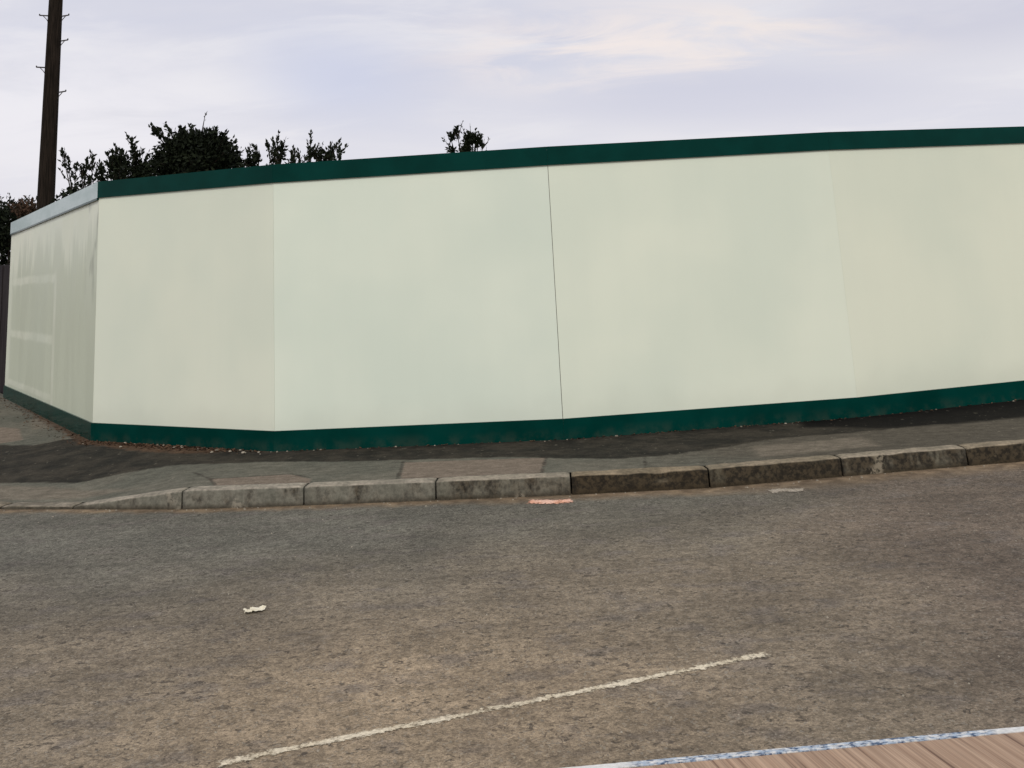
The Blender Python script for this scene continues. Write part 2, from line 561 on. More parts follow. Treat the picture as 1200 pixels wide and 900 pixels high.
# ------------------------------------------------------------------ plan geometry
KZ = 0.13
kerb_px = [(0, 597), (85, 597), (213, 597), (356, 592.5), (511, 586.5), (670, 580), (832, 572), (988, 558.5), (1135, 546), (1272, 535)]
kerb = [on_z(*p) for p in kerb_px]
kerb_l = [Vector((-13.0, 13.2, 0)), Vector((-11.4, 11.9, 0)), Vector((-9.6, 10.55, 0)), Vector((-7.8, 9.3, 0)), Vector((-6.7, 8.6, 0)), Vector((-5.7, 8.03, 0)), Vector((-4.75, 7.55, 0))]
kerb_r = []
d = Vector((0.975, 0.22, 0))
p = kerb[-1].copy()
for i in range(9):
    d.rotate(Matrix.Rotation(R(3.2), 3, 'Z'))
    p = p + d * 0.93
    kerb_r.append(p.copy())
KL = kerb_l + kerb + kerb_r
NLEFT = len(kerb_l)


def seg_dist(x, y, line):
    best = 1e9
    for a, b in zip(line[:-1], line[1:]):
        ax, ay, bx, by = a[0], a[1], b[0], b[1]
        dx, dy = bx - ax, by - ay
        t = max(0, min(1, ((x - ax) * dx + (y - ay) * dy) / (dx * dx + dy * dy + 1e-12)))
        q = math.hypot(x - ax - dx * t, y - ay - dy * t)
        best = min(best, q)
    return best


def kerb_top(x):
    x1, x2 = kerb[1].x, kerb[2].x
    t = max(0, min(1, (x - x1) / (x2 - x1)))
    return 0.022 + (0.125 - 0.022) * t


# normals pointing away from the road
def offs(line, dlt):
    out = []
    for i, p in enumerate(line):
        a = line[max(i - 1, 0)]
        b = line[min(i + 1, len(line) - 1)]
        t = (b - a)
        n = Vector((-t.y, t.x, 0)).normalized()
        out.append(p + n * dlt)
    return out


KW = 0.115
KB = offs(KL, KW)

# hoarding foot and head
foot_px = [(5, 465), (108, 515.5), (322, 528), (661, 514), (1007, 488)]
head_py = [261, 213, 193, 172, 155]
foot = [on_z(a, b, KZ) for a, b in foot_px]
head = []
for (a, b), f, hy in zip(foot_px, foot, head_py):
    # height of the point above f that shows on image row hy
    lo, hi = 1.5, 4.0
    for _ in range(50):
        mz = (lo + hi) / 2
        v = Vector((f.x, f.y, mz)) - Vector((0, 0, EYE))
        yy = PY - F_PX * v.dot(CU) / v.dot(fw)
        if yy > hy:
            lo = mz
        else:
            hi = mz
    head.append(mz)
d1 = Vector((0.9635, 0.268, 0))
foot.append(foot[-1] + d1 * 2.44); head.append(head[-1] + 0.03)
d2 = Vector((0.93, 0.367, 0))
foot.append(foot[-1] + d2 * 2.44); head.append(head[-1])
d3 = Vector((0.89, 0.456, 0))
foot.append(foot[-1] + d3 * 2.44); head.append(head[-1])
# joint in the return
r0, r1 = foot[0], foot[1]
lo, hi = 0.0, 1.0
for _ in range(40):
    mt = (lo + hi) / 2
    v = r0.lerp(r1, mt) + Vector((0, 0, 0.4 - EYE))
    if 600 + F_PX * v.dot(CX) / v.dot(fw) > 68:
        hi = mt
    else:
        lo = mt
print('return joint at', mt, 'length', (r1 - r0).length, 'heads', head)
foot.insert(1, r0.lerp(r1, mt)); head.insert(1, head[0] + (head[1] - head[0]) * mt)

# ------------------------------------------------------------------ setting: ground, road, pavement
M_ground = simple('site_earth', (0.13, 0.11, 0.08), (0.19, 0.17, 0.12), 0.8, 0.95, 0.1)
n = 64
vv = [(0, 0, -0.02)]
ff = []
for r in (8, 30, 120, 900):
    vv += [(r * math.cos(2 * math.pi * k / n), r * math.sin(2 * math.pi * k / n), -0.02) for k in range(n)]
for k in range(n):
    ff.append((0, 1 + k, 1 + (k + 1) % n))
    for q in range(3):
        ff.append((1 + q * n + k, 1 + (q + 1) * n + k, 1 + (q + 1) * n + (k + 1) % n, 1 + q * n + (k + 1) % n))
tag(obj('ground', vv, ff, M_ground), kind='structure')


def resample(line, step):
    pts = []
    for a, b in zip(line[:-1], line[1:]):
        k = max(1, round((b - a).length / step))
        pts += [a.lerp(b, i / k) for i in range(k)]
    pts.append(line[-1])
    return pts


# road: strip from under the kerb to the near side
rl = resample(KL, 0.25)
ro = offs(rl, 0.06)
rows = [0, .03, .06, .09, .12, .18, .26, .4, .6, .9, 1.3, 1.8, 2.4, 3.0, 3.6, 4.2, 5.0, 6.0]
vv, ff, kd = [], [], []
NR = len(rows)
for i, p in enumerate(ro):
    end = Vector((p.x * 0.9, -1.2 - 0.0 * p.x, 0)) if abs(p.x) < 4 else Vector((p.x * 0.9, -1.2, 0))
    dr = (end - p)
    Ln = dr.length
    for r in rows:
        f = min(1.0, r / 6.0)
        q = p + dr * f
        vv.append((q.x, q.y, 0.0))
for v in vv:
    kd.append(seg_dist(v[0], v[1], KL) if True else 0)
for i in range(len(ro) - 1):
    for j in range(NR - 1):
        ff.append((i * NR + j, i * NR + j + 1, (i + 1) * NR + j + 1, (i + 1) * NR + j))
for i, p in enumerate(ro):      # under the kerb: negative distance
    kd[i * NR] = -0.06
road = obj('road', vv, [tuple(reversed(f)) for f in ff], mat_road())
at = road.data.attributes.new('kerb_distance', 'FLOAT', 'POINT')
at.data.foreach_set('value', kd)
tag(road, kind='structure')
for pgn in road.data.polygons[:1]:
    if pgn.normal.z < 0:
        road.data.flip_normals()

# pavement: lofted between back of kerb and a line under the hoarding
rear = [Vector((-11.5, 19.0, 0)), Vector((-10.4, 17.6, 0)), Vector((-9.3, 16.1, 0)), Vector((-8.3, 14.8, 0)), foot[0], foot[0].lerp(foot[2], .35), foot[0].lerp(foot[2], .7)]
rear += [foot[2].lerp(foot[0], .12), foot[2] + Vector((.12, -.02, 0))]
for i in range(2, len(kerb)):
    x = kerb[i].x + (kerb[i].x - kerb[2].x) * 0.18 - 0.75
    for a, b in zip(foot[2:-1], foot[3:]):
        if a.x <= x <= b.x:
            rear.append(a.lerp(b, (x - a.x) / (b.x - a.x)))
            break
lx = rear[-1]
for i in range(len(kerb_r)):
    x = lx.x + (foot[-1].x - 0.01 - lx.x) * (i + 1) / len(kerb_r)
    for a, b in zip(foot[2:-1], foot[3:]):
        if a.x <= x <= b.x:
            rear.append(a.lerp(b, (x - a.x) / (b.x - a.x)))
            break
rear = [Vector((q.x, q.y, 0)) for q in rear]
assert len(rear) == len(KB), (len(rear), len(KB))


def resample_n(line, ks):
    pts = []
    for (a, b), k in zip(zip(line[:-1], line[1:]), ks):
        pts += [a.lerp(b, i / k) for i in range(k)]
    pts.append(line[-1])
    return pts


ks = [max(2, round((b - a).length / 0.022)) if -6.5 < a.x < 5 else 6 for a, b in zip(KB[:-1], KB[1:])]
fa, fb = resample_n(KB, ks), resample_n(rear, ks)
NT_ = 84
dark_px = [(-40, 566), (0, 566), (90, 565), (130, 557), (180, 549), (225, 544), (322, 541), (400, 541), (470, 539), (600, 535.5), (660, 537), (730, 537), (790, 533), (850, 524), (920, 513), (1000, 507), (1100, 497), (1200, 487), (1290, 480),
           (1290, 440), (1000, 470), (660, 495), (322, 510), (108, 505), (88, 514), (40, 521), (0, 521), (-40, 522)]
black_px = [(940, 500), (1030, 502), (1120, 497), (1200, 489), (1290, 481), (1290, 440), (1000, 470), (930, 488)]
pink_px = [[(474, 542), (640, 536), (634, 557), (469, 566)], [(246, 561), (340, 556), (363, 561), (361, 571), (256, 572), (250, 566)], [(-10, 499), (22, 502), (27, 514), (-10, 521)]]
tan_px = [[(36, 491), (62, 490), (66, 500), (38, 504)], [(880, 524), (1010, 512), (1030, 522), (890, 536)], [(-20, 570), (60, 570), (160, 572), (80, 584), (-20, 586)]]
crack_px = [[(226, 553), (246, 561), (252, 568)], [(246, 561), (340, 555.5), (363, 560)], [(472, 541), (469, 553), (464, 564)], [(464, 564), (440, 566)], [(755, 535), (757, 553)], [(640, 536), (634, 556)]]


def inside(x, y, poly):
    c = False
    j = len(poly) - 1
    for i in range(len(poly)):
        if (poly[i][1] > y) != (poly[j][1] > y) and x < (poly[j][0] - poly[i][0]) * (y - poly[i][1]) / (poly[j][1] - poly[i][1]) + poly[i][0]:
            c = not c
        j = i
    return c


def pav_h(q):
    """height of the lofted pavement at a plan point (nearest loft line)"""
    best = None
    for a, b in zip(fa[::4], fb[::4]):
        d = (b - a)
        t = max(0.0, min(1.0, (q.xy - a.xy).dot(d.xy) / d.xy.length_squared))
        e = (a.lerp(b, t).xy - q.xy).length
        if best is None or e < best[0]:
            h0 = kerb_top(a.x) - 0.004
            best = (e, h0 + (KZ - 0.006 - h0) * min(1, t * t * (3 - 2 * t) * 1.15))
    return best[1]


def plan(px):
    out = []
    for a, b in px:
        z = KZ - .008
        for _ in range(6):
            q = on_z(a, b, z)
            z = .5 * z + .5 * pav_h(q)
        out.append((q.x, q.y))
    return out


def sdf(x, y, poly):
    dd = seg_dist(x, y, poly + poly[:1])
    return dd if inside(x, y, poly) else -dd


earth_px = [(86, 514), (95, 520), (140, 525), (185, 530), (240, 531), (275, 527), (322, 529), (322, 515), (108, 500), (20, 462), (10, 466), (40, 486)]
P_dark, P_black, P_earth = plan(dark_px), plan(black_px), plan(earth_px)
P_pink, P_tan, P_crack = [plan(q) for q in pink_px], [plan(q) for q in tan_px], [plan(q) for q in crack_px]
# undulation
vv, ff = [], []
A = {k: [] for k in ('dark_patch', 'black_patch', 'pink_patch', 'tan_patch', 'crack', 'earth')}
for i, (a, b) in enumerate(zip(fa, fb)):
    dirn = (b - a).normalized()
    for j in range(NT_ + 1):
        t = j / NT_ 
        q = a.lerp(b + dirn * 0.10, t)
        h0 = kerb_top(a.x) - 0.004
        s = t * t * (3 - 2 * t)
        z = h0 + (KZ - 0.006 - h0) * min(1, s * 1.15) + 0.006 * (noise.noise(Vector((q.x * 1.3, q.y * 1.3, 0)))) * min(1, t * 6) * (1 if t < .9 else 0.5)
        vv.append((q.x, q.y, z))
        # evaluate patch masks where the picture is looking: use plan position on the true height
        if -6.8 < q.x < 6.5:
            A['dark_patch'].append(sdf(q.x, q.y, P_dark))
            A['black_patch'].append(sdf(q.x, q.y, P_black))
            A['earth'].append(sdf(q.x, q.y, P_earth))
            A['pink_patch'].append(max(sdf(q.x, q.y, w) for w in P_pink))
            A['tan_patch'].append(max(sdf(q.x, q.y, w) for w in P_tan))
            A['crack'].append(0.010 - min(seg_dist(q.x, q.y, w) for w in P_crack))
        else:
            for k in A:
                A[k].append(-1.0)
N1 = NT_ + 1
for i in range(len(fa) - 1):
    for j in range(NT_):
        ff.append((i * N1 + j, (i + 1) * N1 + j, (i + 1) * N1 + j + 1, i * N1 + j + 1))
pav = obj('pavement', vv, ff, mat_pavement(), smooth=True)
for k, val in A.items():
    pav.data.attributes.new(k, 'FLOAT', 'POINT').data.foreach_set('value', val)
tag(pav, kind='structure')

# ------------------------------------------------------------------ kerb
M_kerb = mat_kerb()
ke = tag(empty('kerb', KL[NLEFT + 4]), 'row of weathered concrete kerb stones edging the pavement, dropping flush at the left', 'kerb')
dirts = {0: 0.2, 1: 0.1, 2: 0.05, 3: 0.1, 4: 0.25, 5: 1.0, 6: 0.75, 7: 0.45, 8: 0.75, 9: 0.7}


def kerb_stone(i):
    a, b = KL[i], KL[i + 1]
    a2, b2 = KB[i], KB[i + 1]
    L = (b - a).length
    gap = 0.006
    nx = max(4, int(L / 0.035))
    ny, nz = 4, 5
    ha, hb = kerb_top(a.x), kerb_top(b.x)
    # cross-section path: front bottom -> front top (rounded) -> back top -> back bottom
    vs, fs = [], []
    prof = [(0.0, -0.08)] + [(0.0, -0.02 + 0.02 * k) for k in range(0, 1)]
    secs = []
    for s in range(nx + 1):
        t = gap / L + (1 - 2 * gap / L) * s / nx
        p0, p1 = a.lerp(b, t), a2.lerp(b2, t)
        h = ha + (hb - ha) * t
        hh = max(h, 0.02)
        sec = []
        rr = min(0.016, hh * 0.5)
        path = [(0.0, -0.1), (0.0, 0.0)] + [(0.0 + 0.004 * k / 4, (hh - rr) * k / 4) for k in range(1, 5)]
        path += [(0.004 + rr * (1 - math.cos(q)), hh - rr + rr * math.sin(q)) for q in (0.4, 0.8, 1.2, 1.57)]
        path += [(KW * k, hh + 0.001 * k) for k in (0.4, 0.6, 0.8, 0.97)] + [(KW, hh - 0.004), (KW, -0.1)]
        nrm = (p1 - p0).normalized()
        for (w, z) in path:
            q = p0 + nrm * w
            seed = Vector((q.x * 9, q.y * 9, z * 14 + i * 3.1))
            rough = 0.004 + 0.006 * dirts.get(i - NLEFT, 0.3)
            edge = 1.0 if z > hh * 0.6 else 0.5
            k = noise.noise(seed) * rough * edge
            chip = max(0, noise.noise(Vector((q.x * 5 + i, q.y * 5, 2.0))) - 0.25) * 0.05 * (0.3 + dirts.get(i - NLEFT, .3)) if 0.6 * hh < z and w < 0.04 and hh > 0.05 else 0
            q = q + nrm * (k * 0.6 + chip)
            zz = z + (k * 0.5 - chip * 0.7 if z > 0.01 else 0)
            endf = 0.006 if s in (0, nx) and z > hh * .6 else 0
            sec.append((q.x, q.y, zz - endf))
        secs.append(sec)
    m_ = len(secs[0])
    vs = [q for s in secs for q in s]
    for s in range(nx):
        for k in range(m_ - 1):
            fs.append((s * m_ + k, (s + 1) * m_ + k, (s + 1) * m_ + k + 1, s * m_ + k + 1))
    fs.append(tuple(range(m_)))
    fs.append(tuple(range(nx * m_ + m_ - 1, nx * m_ - 1, -1)))
    mb = MB()
    mb.add(vs, fs)
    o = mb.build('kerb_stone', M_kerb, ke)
    bm = bmesh.new(); bm.from_mesh(o.data)
    bmesh.ops.recalc_face_normals(bm, faces=bm.faces)
    bm.to_mesh(o.data); bm.free()
    for pg in o.data.polygons:
        pg.use_smooth = len(pg.vertices) == 4
    o['dirt'] = float(dirts.get(i - NLEFT, 0.4))
    return o


for i in range(len(KL) - 1):
    kerb_stone(i)

# ------------------------------------------------------------------ hoarding
hb = tag(empty('site_hoarding', (foot[4].x, foot[4].y, 0)), 'long cream painted site hoarding with dark green top and base bands, bending round the corner', 'hoarding')
M_green = mat_green()
M_sheen_green = simple('sky_sheen_green_paint', (0.34, 0.45, 0.43), (0.46, 0.56, 0.55), 1.5, 0.3, 0.3, 0.05, co=(1, 1, 3))  # grazing sky reflection painted into a paler copy of the green
tints = [(0.80, 0.815, 0.66), (0.80, 0.815, 0.66), (0.765, 0.79, 0.645), (0.735, 0.785, 0.655), (0.745, 0.782, 0.64), (0.742, 0.765, 0.615), (0.74, 0.75, 0.60), (0.74, 0.75, 0.60)]
M_post = simple('rough_timber', (0.14, 0.095, 0.055), (0.22, 0.155, 0.09), 6, 0.85, 0.2, 0.4, co=(3, 3, 0.6))
THK = 0.018
nrm = []
for i in range(len(foot) - 1):
    t = (foot[i + 1] - foot[i]).normalized()
    nrm.append(Vector((-t.y, t.x, 0)))       # inward, away from the street


def mitre(i, dlt):
    """foot point i moved inward by dlt, mitred between neighbouring faces"""
    if i == 0:
        return foot[0] + nrm[0] * dlt
    if i == len(foot) - 1:
        return foot[-1] + nrm[-1] * dlt
    b = (nrm[i - 1] + nrm[i]).normalized()
    return foot[i] + b * (dlt / b.dot(nrm[i]))


BAND_T, BAND_B = 0.162, 0.158
gaps = {3: 0.0008, 4: 0.0022, 5: 0.0003}     # half-gaps at the joints
for i in range(len(foot) - 1):
    a, b = mitre(i, 0), mitre(i + 1, 0)
    a2, b2 = mitre(i, THK), mitre(i + 1, THK)
    t = (b - a).normalized()
    ga = t * gaps.get(i, 0.0006)
    gb = t * gaps.get(i + 1, 0.0006)
    a, a2, b, b2 = a + ga, a2 + ga, b - gb, b2 - gb
    mt = mat_panel('return_panel_paint' if i < 2 else 'cream_panel_paint', tints[i], i < 2)
    # panel as a subdivided sheet with thickness so it can bow slightly
    nx, nz = 24, 20
    vs, fs, al = [], [], []
    for lay, (p, q) in enumerate(((a, b), (a2, b2))):
        for x in range(nx + 1):
            u = x / nx
            pp = p.lerp(q, u)
            ht = head[i] + (head[i + 1] - head[i]) * u - 0.02
            for z in range(nz + 1):
                w = z / nz
                bow = 0.006 * noise.noise(Vector((u * 2.2 + i * 7, w * 2.2, 3))) * math.sin(math.pi * u) * math.sin(math.pi * w)
                vs.append(pp + nrm[i] * bow + Vector((0, 0, 0.015 - KZ + 0.13 + (ht - 0.145) * w)))
                vs[-1].z = KZ + 0.015 + (ht - KZ - 0.015) * w
                al.append((pp - foot[0]).length if i < 2 else (pp - a).length)
    n1, n2 = nz + 1, (nx + 1) * (nz + 1)
    for x in range(nx):
        for z in range(nz):
            c = x * n1 + z
            fs.append((c, c + n1, c + n1 + 1, c + 1))
            fs.append((n2 + c, n2 + c + 1, n2 + c + n1 + 1, n2 + c + n1))
    for x in range(nx):
        c = x * n1
        fs.append((c, n2 + c, n2 + c + n1, c + n1))
        c += nz
        fs.append((c, c + n1, n2 + c + n1, n2 + c))
    for z in range(nz):
        fs.append((z, z + 1, n2 + z + 1, n2 + z))
        c = nx * n1 + z
        fs.append((c, n2 + c, n2 + c + 1, c + 1))
    mb = MB()
    mb.add(vs, fs)
    o = mb.build('panel', mt, hb)
    o.data.attributes.new('along', 'FLOAT', 'POINT').data.foreach_set('value', al)
    if i < 2:
        o['label'] = 'streaky greyish panel with reflections painted in, on the angled end of the hoarding'
    # object coords relative to the parent's base: shift texture frame back to world height
    # green bands, standing proud of the panel
    pr = -0.016
    for nm, z0, z1 in (('top_band', None, None), ('base_band', KZ - 0.01, KZ + BAND_B)):
        c, e = mitre(i, pr), mitre(i + 1, pr)
        c2, e2 = mitre(i, -0.0015), mitre(i + 1, -0.0015)
        g = t * 0.0006
        c, c2, e, e2 = c + g, c2 + g, e - g, e2 - g
        mb = MB()
        if nm == 'top_band':
            za = [head[i] - BAND_T, head[i + 1] - BAND_T, head[i + 1] - BAND_T, head[i] - BAND_T]
            zb = [head[i], head[i + 1], head[i + 1], head[i]]
        else:
            za, zb = [z0] * 4, [z1] * 4
        mb.prism([c, e, e2, c2], za, zb)
        bo = mb.build(nm, M_sheen_green if i < 2 and nm == 'top_band' else M_green, hb)
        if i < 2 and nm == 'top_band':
            bo['label'] = 'green band, pale with painted-in sky sheen, along the top of the angled end'
        bm = bmesh.new(); bm.from_mesh(bo.data)
        bmesh.ops.recalc_face_normals(bm, faces=bm.faces)
        bm.to_mesh(bo.data); bm.free()
    if i < 2:
        mb = MB()
        c, e = mitre(i, pr - .004), mitre(i + 1, pr - .004)
        c2, e2 = mitre(i, -0.0015), mitre(i + 1, -0.0015)
        h0, h1 = head[i] - BAND_T - .0005, head[i + 1] - BAND_T - .0005
        mb.prism([c, e, e2, c2], [h0 - .02, h1 - .02, h1 - .02, h0 - .02], [h0, h1, h1, h0])
        mb.build('band_edge', M_green, hb)
    # cap rail along the top, behind the band
    mb = MB()
    c, e = mitre(i, 0.0), mitre(i + 1, 0.0)
    c2, e2 = mitre(i, 0.07), mitre(i + 1, 0.07)
    mb.prism([c, e, e2, c2], [head[i] - 0.018, head[i + 1] - 0.018] * 1 + [head[i + 1] - 0.018, head[i] - 0.018], [head[i] - 0.003, head[i + 1] - 0.003, head[i + 1] - 0.003, head[i] - 0.003])
    mb.build('cap_rail', M_green, hb)
for i in range(len(foot)):
    c = mitre(i, THK + 0.06)
    t = nrm[min(i, len(nrm) - 1)]
    q = Vector((t.y, -t.x, 0))
    mb = MB()
    mb.prism([c - q * .05 - t * .05, c + q * .05 - t * .05, c + q * .05 + t * .05, c - q * .05 + t * .05], -0.02, head[i] - 0.025)
    mb.build('post', M_post, hb)

# ------------------------------------------------------------------ dark fence past the hoarding end
fe = tag(empty('timber_fence', (-7.9, 14.0, 0)), 'dark stained timber fence beyond the far left end of the cream hoarding', 'fence')
M_dark = simple('dark_stained_timber', (0.018, 0.014, 0.016), (0.034, 0.028, 0.028), 5, 0.8, 0.2, 0.4, co=(8, 8, 0.5))
fA, fB = Vector((-7.30, 13.95, 0)), Vector((-12.8, 17.9, 0))
ft = (fB - fA).normalized()
fn = Vector((-ft.y, ft.x, 0))
LF = (fB - fA).length
x = 0.0
mb = MB()
while x < LF:
    w = 0.145
    a, b = fA + ft * x, fA + ft * (x + w - 0.004)
    o_ = 0.012 if int(x / w + .5) % 2 else 0.0
    tp = 1.98 + random.uniform(-.012, .012)
    mb.prism([a + fn * o_, b + fn * o_, b + fn * (o_ + .02), a + fn * (o_ + .02)], 0.0, tp)
    x += w
mb.build('board_panel', M_dark, fe)
mb = MB()
for z in (0.4, 1.1, 1.75):
    mb.prism([fA - fn * .05, fB - fn * .05, fB - fn * .002, fA - fn * .002], z, z + .075)
mb.build('rail', M_dark, fe)

# ------------------------------------------------------------------ telegraph pole
M_pole = simple('creosoted_pole', (0.009, 0.007, 0.005), (0.026, 0.019, 0.014), 5, 0.9, 0.08, 0.6, co=(14, 14, 0.7), dist=0.01)
M_steel = simple('rusty_steel', (0.03, 0.027, 0.025), (0.07, 0.06, 0.055), 30, 0.6, 0.4, 0.2)
PYD = 13.6
pb = at_y(53.5, 235, PYD)
pt = at_y(65.0, 0, PYD)
pax = pb.xy.lerp(pt.xy, 0.5)
lean = (pt.x - pb.x) / (pt.z - pb.z)
base = Vector((pb.x - lean * pb.z, PYD, -0.02))
tpole = tag(empty('telegraph_pole', base), 'tall dark wooden telegraph pole with metal climbing steps rising behind the hoarding', 'telegraph pole')
top_z = 9.0


def pole_pt(z):
    return Vector((base.x + lean * z, PYD + 0.002 * z, z))


def pole_r(z):
    return 0.140 - 0.0072 * z


mb = MB()
zs = [-0.02 + (top_z + .02) * k / 40 for k in range(41)]
mb.tube([pole_pt(z) for z in zs], [pole_r(z) * (1 + 0.02 * noise.noise(Vector((z * 1.7, 0, 0)))) for z in zs], 20)
o = mb.build('shaft', M_pole, tpole, True)


def pole_step(z, side):
    c = pole_pt(z)
    r = pole_r(z)
    dx = Vector((side, -0.12, 0)).normalized()
    mb = MB()
    s, e = c + dx * (r - 0.03), c + dx * (r + 0.125) + Vector((0, 0, 0.012))
    mb.tube([s, e], [0.0105, 0.0105], 8)
    mb.tube([e, e + Vector((0, 0, 0.022))], [0.0105, 0.009], 8)
    mb.tube([c + dx * (r + 0.075) + Vector((0, 0, 0.004)), c + dx * (r + 0.02) + Vector((0, 0, -0.055)), c + dx * (r - 0.01) + Vector((0, 0, -0.11))], [0.006, 0.006, 0.006], 6)
    mb.build('climbing_step', M_steel, tpole, True)


for py, sd_ in ((18.5, -1), (20, 1), (49, 1), (79, -1), (109, 1)):
    z = at_y(60, py, PYD).z
    pole_step(z, sd_)
z_top = at_y(60, 20, PYD).z
for k in range(1, 6):
    if z_top + 0.38 * k < top_z - .3:
        pole_step(z_top + 0.38 * k, -1 if k % 2 else 1)

# ------------------------------------------------------------------ shrubs behind the hoarding
M_leaf = mat_leaf('dark_shrub_leaf', (0.005, 0.007, 0.005), (0.016, 0.022, 0.009))
M_leaf_b = mat_leaf('bronze_shrub_leaf', (0.035, 0.026, 0.016), (0.105, 0.060, 0.040))
M_bark = simple('shrub_bark', (0.022, 0.017, 0.013), (0.045, 0.034, 0.025), 12, 0.9, 0.2)


class Shrub:
    def __init__(s, seed):
        s.r = random.Random(seed)
        s.v, s.f, s.t = [], [], []
        s.w = MB()

    def leaf(s, p, L, up=0.3, ax=None):
        r = s.r
        L *= 1.3
        d = Vector((r.gauss(0, 1), r.gauss(0, 1), r.gauss(up, 0.8)))
        if ax:
            d = d * .6 + ax * 1.1
        d.normalize()
        n = Vector((r.gauss(0, 1), r.gauss(0, 1), r.gauss(0.5, 1)))
        w = d.cross(n)
        if w.length < 1e-4:
            return
        w.normalize()
        n = w.cross(d)
        W = L * r.uniform(.20, .30)
        k = len(s.v)
        s.v += [p, p + d * L * .45 + w * W + n * L * .08, p + d * L, p + d * L * .45 - w * W + n * L * .08]
        s.f += [(k, k + 1, k + 2), (k, k + 2, k + 3)]
        tt = r.random()
        s.t += [tt] * 4

    def twig(s, a, b, r0=0.012, leafy=0.4, n=60, rad=0.05, L=0.045, sag=0.06):
        r = s.r
        n, rad = int(n * .95), rad * .68
        ax = (b - a).normalized()
        mid = a.lerp(b, 0.5) + Vector((r.uniform(-sag, sag), r.uniform(-sag, sag), r.uniform(-sag, sag) * .4)) * (b - a).length * 2
        pts = []
        for i in range(6):
            t = i / 5
            pts.append(a * (1 - t) ** 2 + mid * 2 * t * (1 - t) + b * t * t)
        s.w.tube(pts, [r0 * (1 - .8 * i / 5) for i in range(6)], 5)
        for _ in range(n):
            t = 1 - leafy * r.random() ** 0.8
            p = a * (1 - t) ** 2 + mid * 2 * t * (1 - t) + b * t * t
            k = rad * (1.1 - 0.6 * (t - 1 + leafy) / leafy)
            q = p + Vector((r.gauss(0, k * .55), r.gauss(0, k * .55), r.gauss(0, k * .5)))
            s.leaf(q, L * r.uniform(.6, 1.2), 0.5, ax)
        return pts

    def clump(s, c, rx, ry, rz, n, L=0.05, shell=0.35):
        r = s.r
        for _ in range(int(n * .75)):
            d = Vector((r.gauss(0, 1), r.gauss(0, 1), r.gauss(0, 1))).normalized()
            k = shell + (1 - shell) * r.random() ** 0.5
            bump = 1 + 0.28 * noise.noise(d * 2.2 + c * 3)
            q = c + Vector((d.x * rx, d.y * ry, d.z * rz)) * k * bump
            s.leaf(q, L * r.uniform(.6, 1.25))

    def finish(s, name, base, label, cat, leafmat, group=None):
        e = tag(empty(name, base), label, cat, group)
        bl = [v - base for v in s.v]
        o = obj('foliage', bl, s.f, leafmat, e)
        o.data.attributes.new('leaf_tint', 'FLOAT', 'POINT').data.foreach_set('value', s.t)
        s.w.build('stems', M_bark, e)
        return e


GRP = 'dark shrubs rising behind the hoarding'


def sprig_shrub(seed, tips, basepx, Y, label, name='shrub', n=55, rad=0.05, extra=(), L=0.045, leafmat=None, leafy=0.45):
    """tips: (px, py[, leaf share]) of shoot ends, grown from a crown a little under the top of the hoarding"""
    s = Shrub(seed)
    node = at_y(basepx[0], basepx[1], Y)
    base = Vector((node.x + s.r.uniform(-.1, .1), Y, -0.02))
    s.w.tube([base, base.lerp(node, .5) + Vector((.05, .04, 0)), node], [0.05, 0.035, 0.022], 7)
    for tp in tips:
        yy = Y + s.r.uniform(-.22, .22)
        end = at_y(tp[0], tp[1], yy)
        st = node + Vector((s.r.uniform(-.05, .05), s.r.uniform(-.05, .05), s.r.uniform(-.25, .05)))
        st.x = st.x * .55 + end.x * .45 if len(tp) < 3 else st.x * (1 - tp[2]) + end.x * tp[2]
        k = (end - st).length
        pts = s.twig(st, end, 0.011, leafy, int(n * max(.6, k / .5)), rad, L)
        # side shoots
        for _ in range(3):
            b = pts[s.r.choice((2, 3, 4))]
            e2 = b + (end - st).normalized() * s.r.uniform(.06, .14) + Vector((s.r.uniform(-.09, .09), s.r.uniform(-.09, .09), s.r.uniform(0, .06)))
            s.twig(b, e2, 0.006, .8, int(n * .28), rad * .7, L * .9)
    for (px, py, rx, rz, nn) in extra:
        s.clump(at_y(px, py, Y), rx, rx * .9, rz, nn, L)
    # foliage down to the ground on the site side
    for k in range(5):
        s.clump(base.lerp(node, .3 + .13 * k) + Vector((s.r.uniform(-.12, .12), s.r.uniform(-.05, .2), 0)), .2, .2, .2, 90, L)
    return s.finish(name, base, label, 'shrub', leafmat or M_leaf, GRP)


sprig_shrub(11, [(73, 176), (80, 184), (90, 192), (107, 179), (101, 186), (97, 196, .4)], (97, 228), 11.9,
            'straggly shrub with two open leafy shoots right beside the telegraph pole', n=34, rad=0.045,
            extra=[(97, 222, .14, .10, 160), (84, 229, .14, .08, 150), (112, 214, .12, .10, 110), (72, 236, .12, .08, 120)], L=0.05, leafy=.36)
sprig_shrub(12, [(117, 192), (125, 180), (131, 177), (140, 175), (147, 182), (154, 160), (157, 172), (166, 176), (174, 181), (179, 190)], (150, 226), 11.0,
            'medium dark shrub with one upright pointed shoot, left against the dense round bush', n=60, rad=0.055,
            extra=[(150, 205, .22, .13, 480), (128, 203, .15, .12, 260), (168, 200, .14, .14, 300), (140, 190, .1, .09, 130)], L=0.048)

